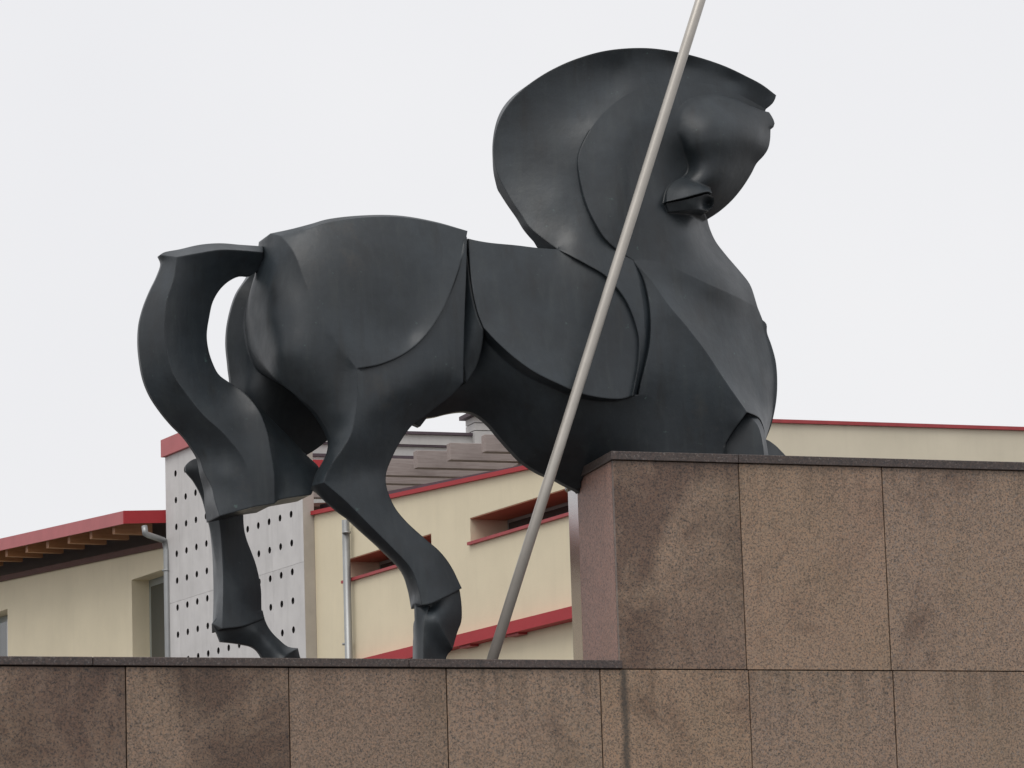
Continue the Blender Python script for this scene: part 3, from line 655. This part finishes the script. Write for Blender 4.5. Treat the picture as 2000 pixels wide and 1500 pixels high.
# roof edge: red drip trim, dark roofing upstand behind it
slab('roof_edge', ulo - .1, uL, roofz(ulo) - .02, roofz(ulo) + .03, -.3, .05, M['red'], cream, roofz(uL) - .02, roofz(uL) + .03)
slab('roof', ulo - .1, uL, roofz(ulo) + .0, roofz(ulo) + .10, -2, -.301, M['roofing'], cream, roofz(uL), roofz(uL) + .17)
# lower red band
l1, l2 = uz(760, 1282), uz(1108, 1190)
zb_ = (l1[1] + l2[1]) / 2
print('band', l1, l2)
band = slab('canopy_edge', ulo - .1, uz(690, 1300)[0], zb_ - .13, zb_, .002, .16, M['red'], cream)
for k, px in enumerate((925, 1020)):
    u_ = uz(px, 1240)[0]
    slab('bracket', u_ - .14, u_ + .14, zb_ - .155, zb_ - .131, .01, .12, M['red_edge'], cream)
def drain(parent, px, ptop, off=.09, r=.047, pxb=None):
    t = on(px, ptop, off); b_ = Vector((t.x, t.y, .1))
    dp = tube('drainpipe', [b_, t], [r, r], M['zinc'], parent, 16)
    return dp, t
dp, t = drain(cream, 675, 1016)
for py in (1040, 1258):
    q = on(677, py, .09)
    tube('clip', [q - Vector((0, 0, .012)), q + Vector((0, 0, .012))], [.054, .054], M['zinc'], dp, 16)

# --- perforated concrete screen
off_c = .14
uC0 = uz(595, 1100, off_c)[0]; uC1 = uz(324, 1000, off_c)[0]
ca, cb = uz(323, 893, off_c), uz(370, 874, off_c)
screen = thing('perforated_concrete_screen', pt((uC0 + uC1) / 2, 0, off_c), 'pale concrete screen wall with rows of round holes behind the tail', 'wall')
hA, hB = uz(346, 1134, off_c), uz(404, 1116, off_c)      # same row, three columns apart
hC = uz(349, 1186, off_c)
du = (hA[0] - hB[0]) / 3; dz = abs(hA[1] - hC[1])
print('holes du dz', du, dz, 'u', uC0, uC1, 'top', ca, cb)
du = max(.1, abs(du)); R = .045
ztop_c = ca[1]
def screen_panel(c0, c1, z_lo, z_hi, rows_, cols):
    """concrete plate between stations c0..c1 with round holes through it"""
    G = .0016
    ue = sorted([c0 + G, c1 - G] + [x for c in cols for x in (c - du * .48, c + du * .48) if c0 + G < x < c1 - G])
    V = []; Fc = []
    def quad(P): k = len(V); V.extend(P); Fc.append((k, k + 1, k + 2, k + 3))
    zr = sorted([z_lo + G, z_hi - G] + [x for r_ in rows_ for x in (r_ - dz * .48, r_ + dz * .48) if z_lo + G < x < z_hi - G])
    for a, b in zip(ue, ue[1:]):
        for c, d_ in zip(zr, zr[1:]):
            hc = [q for q in cols if a < q < b and abs(b - a) > .2 * du]; hr = [q for q in rows_ if c < q < d_]
            hc = [q for q in hc if q - R > a and q + R < b]; hr = [q for q in hr if q - R > c and q + R < d_]
            if hc and hr:
                n = 16; k = len(V); qx, qz = hc[0], hr[0]
                for j in range(n):
                    an = 2 * math.pi * (j + .5) / n; ct, st = math.cos(an), math.sin(an)
                    V.append(pt(qx + R * ct, qz + R * st, off_c))
                    s_ = min((b - qx if ct > 0 else qx - a) / max(abs(ct), 1e-6), (d_ - qz if st > 0 else qz - c) / max(abs(st), 1e-6))
                    V.append(pt(qx + s_ * ct, qz + s_ * st, off_c)); V.append(pt(qx + R * ct, qz + R * st, off_c - .12))
                for j in range(n):
                    e, f = k + 3 * j, k + 3 * ((j + 1) % n)
                    Fc.append((e, f, f + 1, e + 1)); Fc.append((e, e + 2, f + 2, f))
                for j in range(n):
                    e, f = k + 3 * j, k + 3 * ((j + 1) % n)
                    a1 = 2 * math.pi * (j + .5) / n; a2 = a1 + 2 * math.pi / n
                    for cx, cz in ((b, d_), (a, d_), (a, c), (b, c)):
                        ac = math.atan2(cz - qz, cx - qx) % (2 * math.pi)
                        if a1 < ac < a2 or a1 < ac + 2 * math.pi < a2:
                            V.append(pt(cx, cz, off_c)); Fc.append((e + 1, len(V) - 1, f + 1))
            else:
                quad([pt(a, c, off_c), pt(b, c, off_c), pt(b, d_, off_c), pt(a, d_, off_c)])
    a, b, c, d_ = c0 + G, c1 - G, z_lo + G, z_hi - G; o = off_c - .12
    quad([pt(a, c, off_c), pt(a, d_, off_c), pt(a, d_, o), pt(a, c, o)]); quad([pt(b, c, off_c), pt(b, d_, off_c), pt(b, d_, o), pt(b, c, o)])
    quad([pt(a, c, off_c), pt(b, c, off_c), pt(b, c, o), pt(a, c, o)]); quad([pt(a, d_, off_c), pt(b, d_, off_c), pt(b, d_, o), pt(a, d_, o)])
    o_ = solid('concrete_panel', V, Fc, M['concrete'], screen); o_.data.materials.append(M['hole_shade'])
    for pl in o_.data.polygons:                      # hole walls coloured near-black to stand for the shade inside
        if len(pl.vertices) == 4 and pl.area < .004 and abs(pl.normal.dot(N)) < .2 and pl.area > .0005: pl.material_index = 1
    return o_
cols = []; c = hA[0]
while c > uC0 + .1: cols.append(c); c -= du
c = hA[0] + du
while c < uC1 - .05: cols.append(c); c += du
cols.sort()
rws = [hA[1] + dz * k for k in range(-8, 9)]
rws = [z for z in rws if z < ztop_c - .1]
jz = hA[1] - dz * .77
us_ = [uC0 + .0] + [hA[0] + du * k - du * .22 for k in (-12, -9, -6, -3, 0) if hA[0] + du * k - du * .22 > uC0 + .3] + [uC1]
us_ = sorted(set(us_))
zs_ = [jz - 1.6, jz, ztop_c]
for a, b in zip(us_, us_[1:]):
    for lo_, hi_ in zip(zs_, zs_[1:]): screen_panel(a, b, lo_, hi_, rws, cols)
slab('backing', uC0 + .01, uC1 - .01, 0, ztop_c - .01, .004, off_c - .121, M['hole_shade'], screen)  # near-black sheet added so the holes look shaded right through
slab('end_pier', uC0 - .012, uC0 - .001, 0, ztop_c, .003, off_c + .01, M['concrete_side'], screen)
slab('base', uC0, uC1, 0, jz - 1.6, .021, off_c, M['concrete'], screen)
slab('coping', uC0 - .02, uC1 + .03, ztop_c + .001, ztop_c + .24, -.8, off_c + .05, M['red_faded'], screen)

# --- cream house on the far left: wall, window recesses, overhanging red roof on rafters
house = thing('cream_house', pt(uC1 + 2, 0, 0), 'cream house with red overhanging eave and timber rafters at far left', 'house')
uH0 = uz(330, 1100)[0]; uH1 = uz(-420, 1200)[0]
e1, e2 = uz(0, 1133), uz(320, 1066)
sl_h = (e1[1] - e2[1]) / (e1[0] - e2[0])
hz = lambda u: e2[1] + (u - e2[0]) * sl_h
wv1 = (uz(326, 1200)[0] - .3, uz(258, 1200)[0], 0, (uz(258, 1132)[1] + uz(320, 1112)[1]) / 2)
wv1 = (uH0 + .02, wv1[1], uz(300, 1420)[1], wv1[3])
wv0 = (uz(15, 1240)[0], uz(-60, 1240)[0], uz(0, 1420)[1], uz(15, 1189)[1])
print('house slope', sl_h, wv1, wv0)
wall_with_openings('wall', uH0 - .0, uH1, 0, hz, [wv1, wv0], .35, M['stucco'], house)
slab('wall', uH0, uH1, 0, hz(uH0) - .1, -5, -.42, M['stucco'], house, 0, hz(uH1) - .1)
for a, b, z0, z1 in (wv1, wv0):
    win = slab('window', a + .003, b - .003, z0 + .002, z1 - .002, -.33, -.26, M['grey_frame'], house)
    mid = a + (b - a) * .40
    slab('pane', mid, b - .09, z0 + .06, z1 - .10, -.258, -.25, M['glass'], win)
    slab('mullion', a + .02, mid - .02, z0 + .06, z1 - .08, -.258, -.235, M['frame'], win)
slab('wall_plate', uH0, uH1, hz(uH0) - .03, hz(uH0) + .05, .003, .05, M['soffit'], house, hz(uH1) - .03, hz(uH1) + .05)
OVH = .72
f1, f2 = uz(0, 1052, OVH), uz(240, 998, OVH); f3, f4 = uz(0, 1077, OVH), uz(240, 1021, OVH)
sl_f = (f1[1] - f2[1]) / (f1[0] - f2[0])
fz = lambda u: f2[1] + (u - f2[0]) * sl_f
ft = max(.12, ((f1[1] - f3[1]) + (f2[1] - f4[1])) / 2)
print('fascia', f1, f2, 'ft', ft, 'slope', sl_f, 'hz at corner', hz(f2[0]), fz(f2[0]))
roof = None
uF = f2[0]
# roof slab: from the fascia back over the wall, rising a little
rise = .10
V = [pt(uF, fz(uF) - .06, OVH - .03), pt(uH1, fz(uH1) - .06, OVH - .03), pt(uH1, fz(uH1) + rise + .3, -5), pt(uF, fz(uF) + rise + .3, -5)]
V2 = [v + Vector((0, 0, .05)) for v in V]
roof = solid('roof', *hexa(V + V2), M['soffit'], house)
fas = slab('fascia', uF, uH1, fz(uF) - ft, fz(uF), OVH - .028, OVH, M['red_faded'], roof, fz(uH1) - ft, fz(uH1))
# verge along the near gable
g0, g1 = pt(uF, fz(uF), OVH), pt(uF, fz(uF) + .035, .05)
Vg = [g0 + Vector((0, 0, -ft)), g1 + Vector((0, 0, -ft)), g1 + Vector((0, 0, -ft)) + U * .03, g0 + Vector((0, 0, -ft)) + U * .03, g0, g1, g1 + U * .03, g0 + U * .03]
solid('verge', *hexa([v - U * .031 for v in Vg]), M['red'], roof)
nr = 0
u_ = uz(222, 1030, OVH - .1)[0]
while u_ < uH1 - .2 and nr < 26:
    zt = fz(u_) - .065
    P = [pt(u_ - .05, zt - .20, OVH - .10), pt(u_ + .05, zt - .20, OVH - .10), pt(u_ + .05, zt - .20, .07), pt(u_ - .05, zt - .20, .07),
         pt(u_ - .05, zt, OVH - .10), pt(u_ + .05, zt, OVH - .10), pt(u_ + .05, zt + .03, .07), pt(u_ - .05, zt + .03, .07)]
    solid('rafter', *hexa(P), M['rafter'], roof); nr += 1; u_ += .88
# gutter outlet and drainpipe beside the screen
q0 = on(282, 1028, .55); q1 = on(284, 1043, .55); q2 = on(322, 1056, .16); q3 = on(325, 1075, .16)
pipe = tube('drainpipe', [q0, q1, q1.lerp(q2, .12), q1.lerp(q2, .9), q2, q3, Vector((q3.x, q3.y, .1))], [.042] * 7, M['zinc'], house, 14)
q = on(325, 1114, .16); tube('clip', [q - Vector((0, 0, .012)), q + Vector((0, 0, .012))], [.058, .058], M['zinc'], pipe, 14)

# --- timber beams above the cream roof (parallel, level, one behind the other)
YT = P0.y + 13
def bx(px, py, Y=YT): q = at_y(px, py, Y); return q.x, q.z
ZB = bx(873, 864)[1]
tim = thing('timber_pergola', (bx(850, 900)[0], YT, 0), 'stepped row of weathered brown timber beams seen under the horse belly', 'pergola')
ends = [(1010, 831), (941, 847.5), (873, 864), (808, 879.5), (748, 895), (690, 910), (636, 925), (584, 939)]
hb = ZB - at_y(873, 898, at_z(873, 864, ZB).y).z
xr = at_z(1120, 850, ZB).x
ys = []
for i, (px, py) in enumerate(ends):
    q = at_z(px + 6, py, ZB); ys.append(q.y)
    box('beam', (q.x, q.y, ZB - hb), (xr + i * .1, q.y + .17, ZB + random.uniform(-.006, .006)), M['wood'], tim, .006)
box('bearer', (xr - .5, min(ys) - .2, ZB - hb - .2), (xr - .3, max(ys) + .4, ZB - hb - .002), M['wood'], tim, .006)
box('post', (xr - .5, min(ys) + .2, 0), (xr - .3, min(ys) + .4, ZB - hb - .202), M['wood'], tim, .006)
box('post', (xr - .5, max(ys) - .2, 0), (xr - .3, max(ys), ZB - hb - .202), M['wood'], tim, .006)

# --- pale grey building behind the boards
YG = max(ys) + 2
gr = thing('grey_building', (bx(800, 880, YG)[0], YG, 0), 'pale grey boarded building top behind the brown timber beams', 'building')
gx0, gx1 = bx(560, 870, YG)[0], bx(1300, 870, YG)[0]
def gz(py): return bx(850, py, YG)[1]
for i, (ya, yb, o) in enumerate(((850, 869, 0), (873, 894, .05), (897, 918, .05), (921, 960, .05))):
    box('board', (gx0, YG + o, gz(yb)), (gx1, YG + .3, gz(ya)), M['panel'], gr)
    box('batten', (gx0, YG + o - .04 if i else YG - .05, gz(ya) + .002), (gx1, YG + .25, gz(ya) + .05), M['roofing'], gr)
box('wall', (gx0, YG + .06, 0), (gx1, YG + 5, gz(852)), M['panel'], gr)
box('red_flashing', (gx0 + .2, YG - .12, gz(922)), (bx(716, 900, YG)[0], YG - .06, gz(906)), M['red'], gr)
chx = [bx(921, 830, YG)[0], bx(1040, 830, YG)[0]]
chm = thing('grey_chimney', (chx[0], YG + .5, gz(870)), 'pale grey boarded chimney block above the timber beams', 'chimney')
for ya, yb in ((814, 826), (827, 841), (842, 870)):
    box('board', (chx[0], YG - .15, gz(yb) + .006), (chx[1], YG + .3, gz(ya)), M['panel'], chm)
box('cap', (chx[0] - .1, YG - .25, gz(814) + .003), (chx[1] + .1, YG + .35, gz(806)), M['roofing'], chm)

# --- long cream building on the right
YR = YT + 2
rb = thing('long_cream_building', (bx(1750, 830, YR)[0], YR, 0), 'long pale cream building with thin red coping behind the plinth at right', 'building')
rx0, rx1 = bx(1330, 815, YR)[0], bx(2500, 850, YR)[0]
zr_ = bx(1750, 827, YR)[1]
print('right coping z', zr_, bx(1520, 818, YR)[1], bx(1990, 836, YR)[1])
box('wall', (rx0, YR, 0), (rx1, YR + 8, zr_ - .06), M['stucco_pale'], rb)
box('coping', (rx0 - .05, YR - .06, zr_ - .058), (rx1 + .05, YR + 8.05, zr_), M['red_edge'], rb)
